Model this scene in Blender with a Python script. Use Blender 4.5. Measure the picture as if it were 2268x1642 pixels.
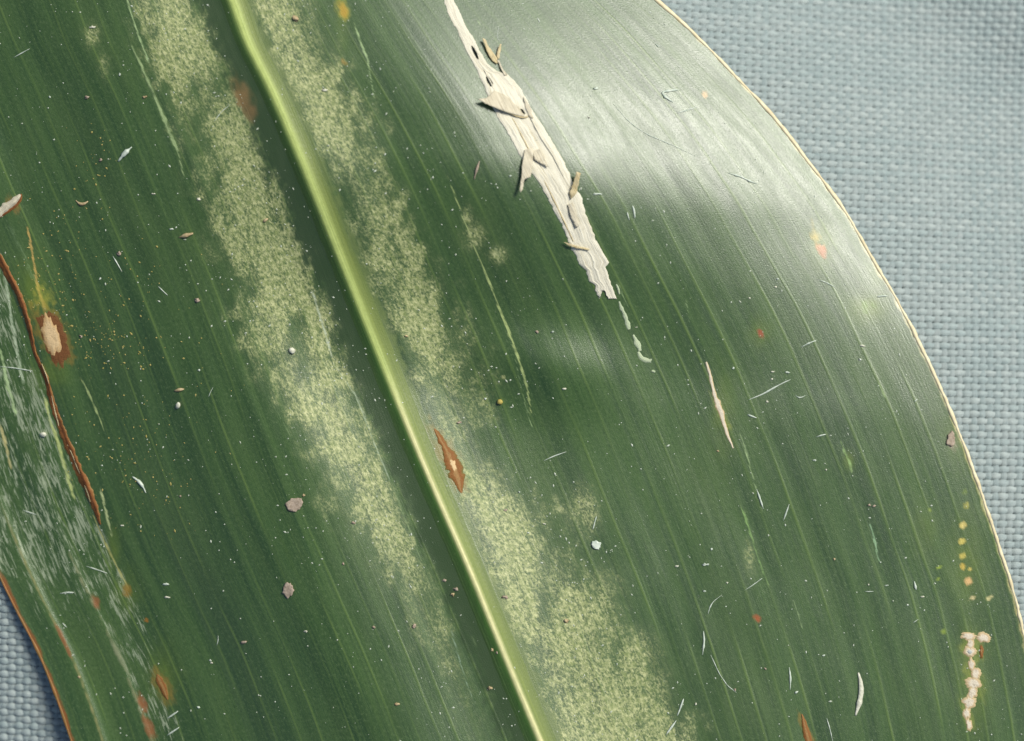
import bpy, bmesh, math, random
import numpy as np

# ------------------------------------------------------------------ camera, sky, sun, exposure
S = bpy.context.scene
for o in list(bpy.data.objects): bpy.data.objects.remove(o)
K = 5.0e-5                      # one layout unit in metres (0.05 mm)
CX, CY = 1134.0, 821.0
LENS = 70.0
CAMD = 2268 * K * LENS / 36.0   # camera height in metres
DU = CAMD / K                   # the same in layout units

cam_d = bpy.data.cameras.new('camera'); cam = bpy.data.objects.new('camera', cam_d)
S.collection.objects.link(cam); S.camera = cam
cam.location = (0, 0, CAMD); cam.rotation_euler = (0, 0, 0)
cam_d.lens = LENS; cam_d.sensor_width = 36; cam_d.sensor_fit = 'HORIZONTAL'
cam_d.clip_start = 0.005; cam_d.clip_end = 50
cam_d.dof.use_dof = True; cam_d.dof.focus_distance = CAMD - 15 * K; cam_d.dof.aperture_fstop = 17

SUN_EL, SUN_AZ = 49.0, 40.0     # azimuth counted from +X towards +Y
W = bpy.data.worlds.new('World'); S.world = W; W.use_nodes = True
wn = W.node_tree; wn.nodes.clear()
sky = wn.nodes.new('ShaderNodeTexSky'); sky.sky_type = 'NISHITA'; sky.sun_disc = False
sky.sun_elevation = math.radians(SUN_EL); sky.sun_rotation = math.radians(90 - SUN_AZ)
sky.air_density = 1.0; sky.dust_density = 1.5; sky.ozone_density = 1.0
bg = wn.nodes.new('ShaderNodeBackground'); bg.inputs[1].default_value = 0.085
wo = wn.nodes.new('ShaderNodeOutputWorld')
wn.links.new(sky.outputs[0], bg.inputs[0]); wn.links.new(bg.outputs[0], wo.inputs[0])

sl = bpy.data.lights.new('sun', 'SUN'); sl.energy = 4.2; sl.angle = math.radians(18); sl.color = (1.0, 0.965, 0.88)
so = bpy.data.objects.new('sun', sl); S.collection.objects.link(so)
so.rotation_euler = (0, math.radians(90 - SUN_EL), math.radians(SUN_AZ))
S.view_settings.view_transform = 'Standard'; S.view_settings.look = 'None'
S.view_settings.exposure = 0.08; S.view_settings.gamma = 1.0; S.view_settings.use_curve_mapping = False

# ------------------------------------------------------------------ helpers
rng = np.random.default_rng(11); random.seed(5)
C = S.collection

def lin(r, g, b):
    f = lambda c: (c / 255 / 12.92) if c / 255 <= 0.04045 else ((c / 255 + 0.055) / 1.055) ** 2.4
    return (f(r), f(g), f(b))

def sstep(a, b, x):
    t = np.clip((np.asarray(x, float) - a) / (b - a), 0, 1); return t * t * (3 - 2 * t)

_tabs = {}
def noise(x, y, seed=0):
    """smooth value noise in -1..1"""
    if seed not in _tabs: _tabs[seed] = np.random.default_rng(1000 + seed).uniform(-1, 1, (256, 256))
    T = _tabs[seed]
    x = np.asarray(x, float); y = np.asarray(y, float)
    x, y = np.broadcast_arrays(x, y)
    xi = np.floor(x).astype(int); yi = np.floor(y).astype(int)
    fx = x - xi; fy = y - yi
    fx = fx * fx * (3 - 2 * fx); fy = fy * fy * (3 - 2 * fy)
    a = T[xi & 255, yi & 255]; b = T[(xi + 1) & 255, yi & 255]
    c = T[xi & 255, (yi + 1) & 255]; d = T[(xi + 1) & 255, (yi + 1) & 255]
    return (a * (1 - fx) + b * fx) * (1 - fy) + (c * (1 - fx) + d * fx) * fy

def fbm(x, y, seed=0, n=3):
    v = 0; a = 1; s = 0
    for i in range(n):
        v = v + a * noise(x * 2 ** i, y * 2 ** i, seed + i); s += a; a *= .55
    return v / s

def spline(pts):
    """smooth x(y) through points given as (x, y)"""
    p = np.array(sorted(pts, key=lambda q: q[1]), float); Y = p[:, 1]; X = p[:, 0]
    m = np.gradient(X, Y)
    def f(y):
        y = np.asarray(y, float)
        i = np.clip(np.searchsorted(Y, y) - 1, 0, len(Y) - 2)
        h = Y[i + 1] - Y[i]; t = (y - Y[i]) / h; t = np.clip(t, 0, 1)
        return ((2*t**3 - 3*t**2 + 1) * X[i] + (t**3 - 2*t**2 + t) * h * m[i]
                + (-2*t**3 + 3*t**2) * X[i + 1] + (t**3 - t**2) * h * m[i + 1])
    return f

def world(x, y, z):
    """layout point (position on the reference plane, height) -> metres"""
    x, y, z = np.broadcast_arrays(np.asarray(x, float), np.asarray(y, float), np.asarray(z, float))
    s = (DU - z) / DU
    return np.stack([(x - CX) * K * s, -(y - CY) * K * s, z * K], -1)

def mesh_obj(name, verts, faces, mat, parent=None, smooth=True):
    me = bpy.data.meshes.new(name)
    verts = np.asarray(verts, float).reshape(-1, 3)
    me.from_pydata(verts.tolist(), [], faces if isinstance(faces, list) else np.asarray(faces).tolist())
    if smooth: me.polygons.foreach_set('use_smooth', [True] * len(me.polygons))
    me.update()
    o = bpy.data.objects.new(name, me); C.objects.link(o)
    if mat: me.materials.append(mat)
    if parent: o.parent = parent
    return o

def set_uv(me, uv, name='flow'):
    l = me.uv_layers.new(name=name)
    idx = np.empty(len(me.loops), np.int32); me.loops.foreach_get('vertex_index', idx)
    l.data.foreach_set('uv', np.asarray(uv, np.float32)[idx].ravel())

def set_col(me, name, rgba):
    a = me.color_attributes.new(name, 'FLOAT_COLOR', 'POINT')
    a.data.foreach_set('color', np.asarray(rgba, np.float32).ravel())

def grid_faces(nr, nc, wrap=False):
    i = np.arange(nr - 1)[:, None]; j = np.arange(nc if wrap else nc - 1)[None, :]
    j2 = (j + 1) % nc
    a = i * nc + j; b = i * nc + j2; c = (i + 1) * nc + j2; d = (i + 1) * nc + j
    return np.stack([a, d, c, b], -1).reshape(-1, 4)

def tag(o, label, cat, group=None):
    o['label'] = label; o['category'] = cat
    if group: o['group'] = group
    return o

# ---- node helpers
class NT:
    def __init__(s, name):
        s.m = bpy.data.materials.new(name); s.m.use_nodes = True
        s.t = s.m.node_tree; s.t.nodes.clear()
        s.out = s.t.nodes.new('ShaderNodeOutputMaterial'); s.b = s.t.nodes.new('ShaderNodeBsdfPrincipled')
        s.t.links.new(s.b.outputs[0], s.out.inputs[0])
    def n(s, typ, **kw):
        x = s.t.nodes.new(typ)
        for k, v in kw.items(): setattr(x, k, v)
        return x
    def put(s, v, sock):
        if isinstance(v, (int, float)): sock.default_value = v
        elif isinstance(v, tuple): sock.default_value = v if len(v) == len(sock.default_value) else v + (1.0,)
        else: s.t.links.new(v, sock)
    def math(s, op, a, b=0.0, clamp=False):
        x = s.n('ShaderNodeMath', operation=op, use_clamp=clamp); s.put(a, x.inputs[0]); s.put(b, x.inputs[1]); return x.outputs[0]
    def mix(s, f, a, b, mode='MIX'):
        x = s.n('ShaderNodeMix', data_type='RGBA', blend_type=mode)
        s.put(f, x.inputs['Factor']); s.put(a, x.inputs['A']) if False else None
        s.put(f, x.inputs[0]); s.put(a, x.inputs[6]); s.put(b, x.inputs[7]); return x.outputs[2]
    def ramp(s, v, a, b, o0=0.0, o1=1.0):
        x = s.n('ShaderNodeMapRange', interpolation_type='SMOOTHSTEP'); s.put(v, x.inputs[0])
        x.inputs[1].default_value = a; x.inputs[2].default_value = b; x.inputs[3].default_value = o0; x.inputs[4].default_value = o1
        return x.outputs[0]
    def uv(s, name='flow'): return s.n('ShaderNodeUVMap', uv_map=name).outputs[0]
    def scale(s, v, x, y, z=1.0, off=(0, 0, 0)):
        m = s.n('ShaderNodeMapping'); s.put(v, m.inputs[0]); m.inputs[1].default_value = off; m.inputs[3].default_value = (x, y, z); return m.outputs[0]
    def noise(s, v, sc=1.0, det=2.0, rough=.55, dist=0.0):
        x = s.n('ShaderNodeTexNoise'); s.put(v, x.inputs['Vector']); x.inputs['Scale'].default_value = sc
        x.inputs['Detail'].default_value = det; x.inputs['Roughness'].default_value = rough; x.inputs['Distortion'].default_value = dist
        return x.outputs[0]
    def attr(s, name):
        return s.n('ShaderNodeAttribute', attribute_name=name)
    def obj(s): return s.n('ShaderNodeTexCoord').outputs['Object']
    def bump(s, h, dist, strength=1.0, nrm=None):
        x = s.n('ShaderNodeBump'); x.inputs['Strength'].default_value = strength; x.inputs['Distance'].default_value = dist
        s.put(h, x.inputs['Height'])
        if nrm is not None: s.put(nrm, x.inputs['Normal'])
        return x.outputs[0]
    def fin(s, col, rough, nrm=None, spec=.5):
        s.put(col, s.b.inputs['Base Color']); s.put(rough, s.b.inputs['Roughness']); s.b.inputs['Specular IOR Level'].default_value = spec
        if nrm is not None: s.put(nrm, s.b.inputs['Normal'])
        return s.m

# ------------------------------------------------------------------ shape of the place
midrib_x = spline([(405,-280),(455,-150),(514,0),(547,90),(601,200),(667,353),(748,555),(857,827),(920,984),(964,1087),(1044,1271),(1097,1400),(1197,1641),(1265,1800),(1320,1930)])
right_x = spline([(1150,-280),(1290,-150),(1454,0),(1511,50),(1621,160),(1718,264),(1805,377),(1865,457),(1918,547),(2005,697),(2078,847),(2138,991),(2174,1091),(2212,1207),(2245,1308),(2266,1394),(2300,1560),(2318,1700),(2340,1930)])
left_x = spline([(-660,-280),(-530,-50),(-420,200),(-330,420),(-250,600),(-160,850),(-90,1060),(0,1280),(33,1347),(83,1444),(130,1561),(157,1641),(215,1800),(255,1930)])

def to_u(x, y):
    xm = midrib_x(y)
    return np.where(x >= xm, (x - xm) / (right_x(y) - xm), (x - xm) / (xm - left_x(y)))
def from_u(u, y):
    xm = midrib_x(y)
    return np.where(u >= 0, xm + u * (right_x(y) - xm), xm + u * (xm - left_x(y)))

R1, R2, CRACK = -.932, -.832, -.737

def cloth_z(x, y):
    d1 = (x + (1642 - y)) / 2.0                       # grows from the lower left corner
    zl = -242 + .50 * np.minimum(d1, 150) - .22 * np.maximum(d1 - 190, 0)
    t = sstep(300, 950, d1)
    dr = x - right_x(np.clip(y, -280, 1930))
    up = sstep(1500, 100, y)
    zr = -95 - 60 * up - (150 + 170 * up) * sstep(-250, 900, dr) - .05 * np.maximum(dr - 900, 0)
    z = zl * (1 - t) + zr * t
    return z + 5 * noise(x / 420, y / 420, 41)

def leaf_z(x, y):
    x = np.asarray(x, float); y = np.asarray(y, float)
    xm = midrib_x(y); off = x - xm; u = to_u(x, y)
    up = np.clip(u, 0, 1.05); um = np.clip(-u, 0, 1.05)
    z = 28.0 + 0 * x
    # right half: an arch that swells and sinks along the leaf
    A = 4 + 150 * sstep(880, 330, y) - 64 * sstep(250, -250, y)
    uc = np.clip(up, 0, 1)
    h = np.where(u < .36, sstep(-.62, .36, u), 1 - ((np.maximum(uc, .36) - .36) / .64) ** 1.35)
    z = z + A * h - 6 * up + 40 * sstep(.1, 1.0, up) * sstep(480, 950, y) * sstep(2300, 1300, y)
    z = z + 34 * np.exp(-((y - 815) / 88) ** 2) * np.exp(-((up - .30) / .13) ** 2)
    # left half
    z = z + 34 * np.sin(np.pi * np.clip(um / .62, 0, 1)) * (u < 0) - (40 + 140 * sstep(300, 1300, y)) * sstep(.22, 1.0, um)
    # left flank of the rib and the rib
    z = z + 9 * np.exp(-(off / 19) ** 2) + 20 * np.exp(-(off / 74) ** 2) * (off < 0) + 20 * np.exp(-(np.maximum(off, 0) / 110) ** 2) * (off >= 0)
    # creases low on the left
    fade = sstep(850, 1200, y)
    for r, hh in ((R1, 4.0), (R2, 4.0)):
        d = u - r
        z = z + fade * hh * np.where(d < 0, np.exp(-(d / .035) ** 2), np.exp(-(d / .009) ** 2))
    # the split: the outer strip sits lower
    z = z - 7 * sstep(CRACK + .004, CRACK - .010, u) * sstep(1350, 1000, y)
    # soft undulation and fine ribbing along the veins
    z = z + 5.0 * noise(u * 4.5 + 3, y / 330, 3) + 1.3 * noise(u * 13, y / 240, 4)
    z = z + .26 * noise(u * 38, y / 700, 5) + .10 * noise(u * 90, y / 900, 6)
    return z

# ------------------------------------------------------------------ materials
def mat_leaf():
    t = NT('maize_leaf_blade'); uv = t.uv()
    mk = t.attr('mask'); sep = t.n('ShaderNodeSeparateColor'); t.put(mk.outputs['Color'], sep.inputs[0])
    mott, streak, yel = sep.outputs[0], sep.outputs[1], sep.outputs[2]
    pg = t.attr('pigment_shade')
    fine = t.noise(t.scale(uv, 16, .22), 1, 3, .6)
    mid = t.noise(t.scale(uv, 2.6, .16), 1, 3, .6)
    big = t.noise(t.scale(uv, .7, .3), 1, 2)
    grain = t.noise(t.scale(uv, 19, 13), 1, 3, .8)
    c = t.mix(t.ramp(mid, .3, .72), (.022, .056, .013), (.054, .108, .026))
    c = t.mix(t.ramp(fine, .40, .75, 0, .30), c, (.084, .146, .030))
    c = t.mix(t.ramp(fine, .48, .25, 0, .40), c, (.016, .050, .013))
    c = t.mix(t.ramp(big, .42, .75, 0, .35), c, (.072, .122, .030))
    c = t.mix(t.ramp(grain, .50, .72, 0, .62), c, (.105, .160, .060))
    c = t.mix(t.ramp(grain, .48, .28, 0, .60), c, (.018, .044, .010))
    # secondary veins: thin irregularly spaced lines
    vo = t.n('ShaderNodeTexVoronoi', voronoi_dimensions='1D', feature='DISTANCE_TO_EDGE')
    sx = t.n('ShaderNodeSeparateXYZ'); t.put(uv, sx.inputs[0])
    t.put(t.math('ADD', sx.outputs[0], t.math('MULTIPLY', t.noise(t.scale(uv, .5, .35), 1, 1), .12)), vo.inputs['W']); vo.inputs['Scale'].default_value = 1.9
    vl = t.ramp(vo.outputs['Distance'], .08, .01)
    vl = t.math('MULTIPLY', vl, t.ramp(t.noise(t.scale(uv, 2.1, .22), 1, 2), .40, .66, .05, .62))
    c = t.mix(vl, c, (.120, .190, .040))
    # chlorotic speckle where the leaf is mottled
    sp = t.noise(t.scale(uv, 9, 5), 1, 3, .6)
    sp2 = t.noise(t.scale(uv, 24, 15), 1, 3, .75)
    sp3 = t.noise(t.scale(uv, 9, .5, 1, (3, 7, 0)), 1, 2, .6)
    v = t.math('ADD', t.math('MULTIPLY', sp, .30), t.math('MULTIPLY', sp2, .55))
    v = t.math('ADD', v, t.math('MULTIPLY', sp3, .15))
    thr = t.math('ADD', t.math('MULTIPLY', mott, .105), v)
    m1 = t.ramp(thr, .50, .65)
    pale = t.mix(t.ramp(t.noise(t.scale(uv, 14, 9), 1, 3, .7), .35, .68), (.20, .25, .070), (.56, .57, .27))
    c = t.mix(t.math('MULTIPLY', mott, .25), c, (.115, .160, .050))
    c = t.mix(t.math('MULTIPLY', m1, t.ramp(mott, .0, .9, 0, .85)), c, pale)
    # dry white scrape streaks
    st = t.noise(t.scale(uv, 19, 2.4), 1, 4, .72, .5)
    m2 = t.ramp(t.math('ADD', st, t.math('MULTIPLY', streak, .22)), .66, .80)
    c = t.mix(t.math('MULTIPLY', m2, t.ramp(streak, .02, .3, 0, .85)), c, (.32, .37, .24))
    c = t.mix(t.math('MULTIPLY', yel, .75), c, (.14, .20, .018))
    pn = t.noise(t.scale(uv, 17, 6), 1, 4, .72)
    pa = t.math('ADD', t.math('MULTIPLY', pg.outputs['Alpha'], 1.12), t.math('MULTIPLY', t.math('SUBTRACT', pn, .5), 1.0))
    c = t.mix(t.math('MULTIPLY', t.ramp(pa, .12, .95), t.ramp(pg.outputs['Alpha'], .0, .3)), c, pg.outputs['Color'])
    h = t.math('ADD', t.math('MULTIPLY', fine, .45), t.math('MULTIPLY', t.noise(t.scale(uv, 40, 34), 1, 2, .6), .55))
    h = t.math('ADD', h, t.math('MULTIPLY', vl, .5))
    nb = t.bump(h, 1.5 * K, .6)
    r = t.math('ADD', t.ramp(t.noise(t.scale(uv, 5, 1.2), 1, 3), .3, .7, .355, .42), t.math('MULTIPLY', mott, .20))
    t.b.inputs['Subsurface Weight'].default_value = 0
    return t.fin(c, r, nb, .85)

def mat_rib():
    t = NT('midrib'); uv = t.uv(); a = t.attr('pigment_shade')
    f = t.noise(t.scale(uv, 30, .3), 1, 3); g = t.noise(t.scale(uv, 20, 16), 1, 2)
    c = t.mix(t.ramp(f, .35, .7, 0, .30), a.outputs['Color'], (.050, .092, .024))
    c = t.mix(t.ramp(g, .6, .8, 0, .12), c, (.28, .32, .12))
    return t.fin(c, t.ramp(g, .3, .7, .48, .60), t.bump(t.math('ADD', f, t.math('MULTIPLY', g, .5)), 1.4 * K, .6), .4)

def mat_lesion(name, core, ring, rim, k0=.35, k1=.72):
    """dry spot: core to ring to rim across the patch, edges broken by noise"""
    t = NT(name); uv = t.uv()
    sx = t.n('ShaderNodeSeparateXYZ'); t.put(uv, sx.inputs[0])
    n = t.noise(t.scale(uv, 12, 3), 1, 4, .65); n2 = t.noise(t.scale(t.obj(), 1 / (9 * K), 1 / (9 * K), 1 / (9 * K)), 1, 4, .75)
    a = t.math('ABSOLUTE', sx.outputs[1])
    v = t.math('ADD', a, t.math('MULTIPLY', t.math('SUBTRACT', n2, .5), .9))
    c = t.mix(t.ramp(v, k0 - .12, k0 + .16), core, ring)
    c = t.mix(t.ramp(v, k1 - .10, k1 + .22), c, rim)
    c = t.mix(t.ramp(n2, .55, .8, 0, .35), c, (core[0] * 1.2, core[1] * 1.2, core[2] * 1.2))
    c = t.mix(t.ramp(n2, .47, .27, 0, .55), c, (ring[0] * .4, ring[1] * .4, ring[2] * .4))
    return t.fin(c, .7, t.bump(n2, 2.5 * K, .8), .3)

def mat_dry(name, a, b, dark, sc=14.0, rough=.75):
    """papery dead tissue with fibres running along it"""
    t = NT(name); uv = t.uv()
    f = t.noise(t.scale(uv, 1.1, sc), 1, 4, .65, .2); g = t.noise(t.scale(uv, 6, 5), 1, 3)
    c = t.mix(t.ramp(f, .3, .7), a, b)
    c = t.mix(t.ramp(f, .44, .26, 0, .6), c, dark)
    c = t.mix(t.ramp(g, .60, .8, 0, .45), c, dark)
    return t.fin(c, rough, t.bump(t.math('ADD', f, t.math('MULTIPLY', g, .4)), 2.6 * K, .6), .3)

def mat_plain(name, a, b, scale_px=6.0, rough=.65, bump=1.0):
    t = NT(name); n = t.noise(t.scale(t.obj(), 1 / (scale_px * K), 1 / (scale_px * K), 1 / (scale_px * K)), 1, 3, .65)
    return t.fin(t.mix(t.ramp(n, .3, .7), a, b), rough, t.bump(n, bump * K, .6), .35)

def mat_yarn(name, a, b, seed):
    t = NT(name); uv = t.uv(); oi = t.n('ShaderNodeObjectInfo')
    fib = t.noise(t.scale(uv, .8, 22, 1, (seed, 0, 0)), 1, 3, .6)
    blot = t.noise(t.scale(uv, 3.0, 1.5, 1, (seed * 3, 0, 0)), 1, 3, .6)
    c = t.mix(t.ramp(blot, .3, .7), a, b)
    c = t.mix(t.ramp(oi.outputs['Random'], 0, 1, 0, .35), c, (a[0] * .8, a[1] * .92, a[2] * .95))
    c = t.mix(t.ramp(fib, .6, .8, 0, .35), c, (min(1, b[0] * 1.35), min(1, b[1] * 1.35), min(1, b[2] * 1.35)))
    c = t.mix(t.ramp(fib, .42, .22, 0, .45), c, (a[0] * .5, a[1] * .5, a[2] * .5))
    return t.fin(c, t.ramp(fib, .3, .7, .45, .65), t.bump(fib, 1.8 * K, .9), .45)

M_leaf = mat_leaf(); M_rib = mat_rib()
M_warp = mat_yarn('warp_yarn_grey', (.245, .295, .290), (.315, .365, .355), 1.7)
M_weft = mat_yarn('weft_yarn_grey', (.29, .345, .335), (.375, .43, .412), 5.3)
M_back = mat_plain('fabric_backing', (.14, .17, .17), (.18, .215, .215), 30)
M_strip = mat_dry('dead_tissue', (.58, .54, .40), (.74, .71, .58), (.30, .24, .13), 24)
M_flake = mat_dry('dry_flake', (.46, .41, .29), (.62, .57, .43), (.22, .17, .10))
M_tan = mat_dry('tan_sliver', (.50, .40, .20), (.62, .53, .32), (.28, .20, .09))
M_scrape = mat_dry('pale_scrape', (.36, .44, .27), (.48, .54, .36), (.20, .28, .13), 8)
M_rust = mat_lesion('rust_lesion', (.30, .17, .06), (.22, .090, .022), (.13, .110, .026), .22, .74)
M_tanspot = mat_lesion('tan_lesion', (.62, .45, .24), (.50, .33, .15), (.24, .11, .035), .60, .90)
M_white = mat_lesion('white_lesion', (.62, .55, .42), (.50, .38, .21), (.22, .21, .07), .55, .88)
M_border = mat_lesion('brown_border', (.16, .055, .018), (.15, .060, .018), (.16, .115, .030), .35, .86)
M_grey = mat_plain('bleached_grey', (.34, .36, .33), (.44, .46, .42), 8, .6)
M_crack = mat_lesion('crack_brown', (.13, .045, .014), (.22, .085, .022), (.26, .17, .06), .25, .80)
M_cream = mat_plain('margin_cream', (.58, .49, .29), (.74, .66, .43), 20, .5)
M_brownedge = mat_plain('margin_brown', (.16, .10, .025), (.27, .12, .03), 26, .5)
M_fibre = mat_plain('pale_fibre', (.40, .47, .38), (.60, .65, .55), 9, .55)
M_straw = mat_plain('straw', (.30, .22, .11), (.50, .40, .23), 8, .6)
M_crumb = mat_plain('pinkish_crumb', (.27, .21, .15), (.42, .34, .26), 5, .8)
M_white_grain = mat_plain('white_grain', (.45, .45, .34), (.66, .65, .52), 5, .6)
M_yellow_grain = mat_plain('yellow_grain', (.38, .30, .06), (.52, .42, .12), 5, .7)
M_dust = mat_plain('dust', (.34, .38, .28), (.58, .62, .52), 9, .6)
M_spore = mat_plain('spore_dust', (.24, .22, .05), (.40, .33, .12), 9, .8)

# ------------------------------------------------------------------ woven cloth under the leaf
cloth = bpy.data.objects.new('woven_fabric', None); C.objects.link(cloth)
cloth['kind'] = 'structure'; cloth['label'] = 'blue grey plain woven cloth under the leaf'
COLV = np.array([18.9, 0.4]); ROWV = np.array([-1.15, 15.5])
O0 = np.array([8.0, 6.0])
X0, X1, Y0, Y1 = -330, 2720, -330, 1930
def hidden(x, y):
    f = DU / (DU - cloth_z(x, y)); x = CX + (x - CX) * f; y = CY + (y - CY) * f
    yc = np.clip(y, -280, 1930)
    ins = 75
    return (x > left_x(yc) + ins) & (x < right_x(yc) - ins - 30)

def yarn(i, warp):
    sub = 4
    if warp: base, step, nmax, half, amp = O0 + i * COLV, ROWV, int((Y1 - Y0) / 15.5) + 2, 9.3, 2.1
    else:    base, step, nmax, half, amp = O0 + i * ROWV, COLV, int((X1 - X0) / 18.9) + 2, 8.0, 2.7
    n0 = int(math.floor((Y0 - base[1]) / step[1])) if warp else int(math.floor((X0 - base[0]) / step[0]))
    q = np.arange(0, nmax * sub + 1) / sub + n0
    px = base[0] + q * step[0]; py = base[1] + q * step[1]
    side = np.array([step[1], -step[0]]) / np.hypot(*step); along = step / np.hypot(*step)
    wob = .9 * noise(q * .31, i * 1.7 + (0 if warp else 99), 21); px = px + side[0] * wob; py = py + side[1] * wob
    ph = np.cos(np.pi * q + np.pi * i) * (1 if warp else -1)
    zc = cloth_z(px, py) + amp * ph + (-1.0 if warp else .6) + .5 * noise(q * 1.0, i * 3.1, 22)
    hw = half * (.90 + .13 * ph + .06 * noise(q * .8, i * 2.3, 23))
    th = np.radians([-82, -42, 0, 42, 82])
    cs = np.sin(th)[None, :] * hw[:, None]; cz = (np.cos(th)[None, :] - .35) * (3.2 if warp else 4.1)
    x = px[:, None] + side[0] * cs; y = py[:, None] + side[1] * cs; z = zc[:, None] + cz
    inside = (px > X0) & (px < X1) & (py > Y0) & (py < Y1) & ~hidden(px, py)
    fr = inside[:-1] | inside[1:]
    if not fr.any(): return
    nr, nc = x.shape
    F = grid_faces(nr, nc).reshape(nr - 1, nc - 1, 4)[fr].reshape(-1, 4)
    V = np.stack([(x - CX) * K, -(y - CY) * K, z * K], -1).reshape(-1, 3)
    UV = np.stack([np.repeat(q * .18 + i * 7.31, nc), np.tile(np.linspace(0, 1, nc), nr) + i * .77], -1)
    used, inv = np.unique(F, return_inverse=True)
    o = mesh_obj('warp_yarn' if warp else 'weft_yarn', V[used], inv.reshape(F.shape)[:, ::(1 if warp else -1)], M_warp if warp else M_weft, cloth)
    set_uv(o.data, UV[used])
for i in range(int((X0 - 60) / 18.9), int((X1 + 120) / 18.9)): yarn(i, True)
for i in range(int((Y0 - 60) / 15.5), int((Y1 + 60) / 15.5)): yarn(i, False)

gx = np.linspace(-2600, 4900, 151); gy = np.linspace(-2600, 4300, 139)
GX, GY = np.meshgrid(gx, gy)
GZ = cloth_z(np.clip(GX, -500, 2800), np.clip(GY, -280, 1930)) - 8
mesh_obj('fabric_backing', np.stack([(GX - CX) * K, -(GY - CY) * K, GZ * K], -1), grid_faces(len(gy), len(gx)), M_back, cloth)

# ------------------------------------------------------------------ the leaf blade
leaf = bpy.data.objects.new('maize_leaf', None); C.objects.link(leaf)
leaf.location = (0, 0, 0)
tag(leaf, 'broad green maize leaf with pale midrib and torn white streak on grey cloth', 'leaf')

NU_L, NU_R, NY = 300, 320, 480
uu = np.concatenate([np.linspace(-1, 0, NU_L)[:-1], np.linspace(0, 1, NU_R)])
yy = np.linspace(-262, 1905, NY)
U, YY = np.meshgrid(uu, yy)
# the right rim is slightly ragged
XX = from_u(U, YY)
XX = XX + (np.abs(U) ** 30) * 2.2 * noise(YY / 17, U * 3, 31)
ZZ = leaf_z(XX, YY)
ux, uy = XX.ravel(), YY.ravel(); Uf = U.ravel()
nv = ux.size
PC = np.zeros((nv, 3)); PA = np.zeros(nv)
def blend(col, cov):
    global PC, PA
    cov = np.clip(cov, 0, 1); na = cov + PA * (1 - cov)
    PC = np.where(na[:, None] > 1e-5, (np.array(col)[None] * cov[:, None] + PC * (PA * (1 - cov))[:, None]) / np.maximum(na, 1e-5)[:, None], PC); PA = na
nz1 = noise(ux / 7, uy / 11, 51); nz2 = noise(ux / 16, uy / 24, 52); nz3 = fbm(Uf * 60, uy / 60, 53)
def stroke(pts, col, strength=1.0, soft=.5, rough=.35):
    """pigment along a path of (x, y, half width), y increasing"""
    p = np.array(pts, float)
    x = np.interp(uy, p[:, 1], p[:, 0]); w = np.interp(uy, p[:, 1], p[:, 2])
    L = p[-1, 1] - p[0, 1]; e = min(12, L * .25)
    inn = sstep(p[0, 1] - e, p[0, 1] + e, uy + 5 * nz1) * sstep(p[-1, 1] + e, p[-1, 1] - e, uy + 5 * nz1)
    d = np.abs(ux - x) / np.maximum(w, .1) + rough * nz1 + rough * .6 * nz2
    blend(col, strength * sstep(1 + soft, 1 - soft, d) * inn)
def blot(cx, cy, rx, ry, col, strength=1.0, soft=.5, rough=.35, ang=-24):
    a = math.radians(ang); dx, dy = ux - cx, uy - cy
    a1 = dx * math.cos(a) - dy * math.sin(a) * -1; a2 = -dx * math.sin(a) * -1 * -1 + dy * math.cos(a)
    a1 = dx * math.cos(a) + dy * math.sin(a); a2 = -dx * math.sin(a) + dy * math.cos(a)
    d = np.hypot(a1 / rx, a2 / ry) + rough * nz1 + rough * .6 * nz2
    blend(col, strength * sstep(1 + soft, 1 - soft, d))

# masks: R mottling, G dry streaks, B yellowing
def band(lo, hi, yv, edge):
    l = np.interp(uy, yv, lo); h = np.interp(uy, yv, hi)
    j = .030 * nz2 + .022 * noise(ux / 45, uy / 70, 54)
    return sstep(l - edge, l + edge, Uf + j) * sstep(h + edge, h - edge, Uf + j)
yv = [-200, 0, 350, 650, 800, 950, 1150, 1300, 1500, 1650, 1900]
mL = band([-.22,-.22,-.225,-.25,-.265,-.22,-.20,-.18,-.165,-.15,-.14], [-.05,-.05,-.055,-.06,-.07,-.08,-.095,-.10,-.105,-.105,-.105], yv, .065)
mL *= np.interp(uy, [-200, 0, 300, 700, 1000, 1250, 1400, 1650], [.8, .75, .95, .9, 1.0, .85, .6, .45])
yr = [-200, 0, 300, 500, 650, 800, 900, 1000, 1100, 1250, 1400, 1550, 1700]
mR = band([.040] * 13, [.20,.19,.165,.15,.165,.17,.14,.10,.17,.185,.24,.28,.30], yr, .065)
mR *= np.interp(uy, [-200, 0, 300, 600, 900, 1010, 1080, 1300, 1650], [.75, .75, .9, .85, .8, .55, .9, 1.0, 1.0])
patch = lambda cx, cy, rx, ry: np.exp(-((ux - cx) / rx) ** 2 - ((uy - cy) / ry) ** 2)
mott = np.maximum(mL, mR)
for a in ((1050,525,26,34),(1105,565,26,22),(1035,480,12,24),(960,650,30,40),(1290,1130,40,60),(1340,1330,60,70),(1400,1450,60,60),(1440,1530,50,60),(1660,1240,14,40),(200,80,20,30),(230,150,16,34)):
    mott = np.maximum(mott, .72 * patch(*a))
mott = np.clip(mott * (1 + .55 * noise(ux / 55, uy / 90, 55) + .30 * noise(ux / 24, uy / 40, 58)), 0, 1)
mott = np.maximum(mott, .10 * (.5 + .5 * noise(ux / 130, uy / 200, 56)) * sstep(1.0, .2, np.abs(Uf)))
stk = sstep(CRACK - .004, CRACK - .03, Uf) * sstep(460, 620, uy) * sstep(1500, 1150, uy)
stk = np.maximum(stk * .85, .7 * np.exp(-((Uf - R2 - .012) / .017) ** 2) * sstep(1050, 1230, uy))
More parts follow.
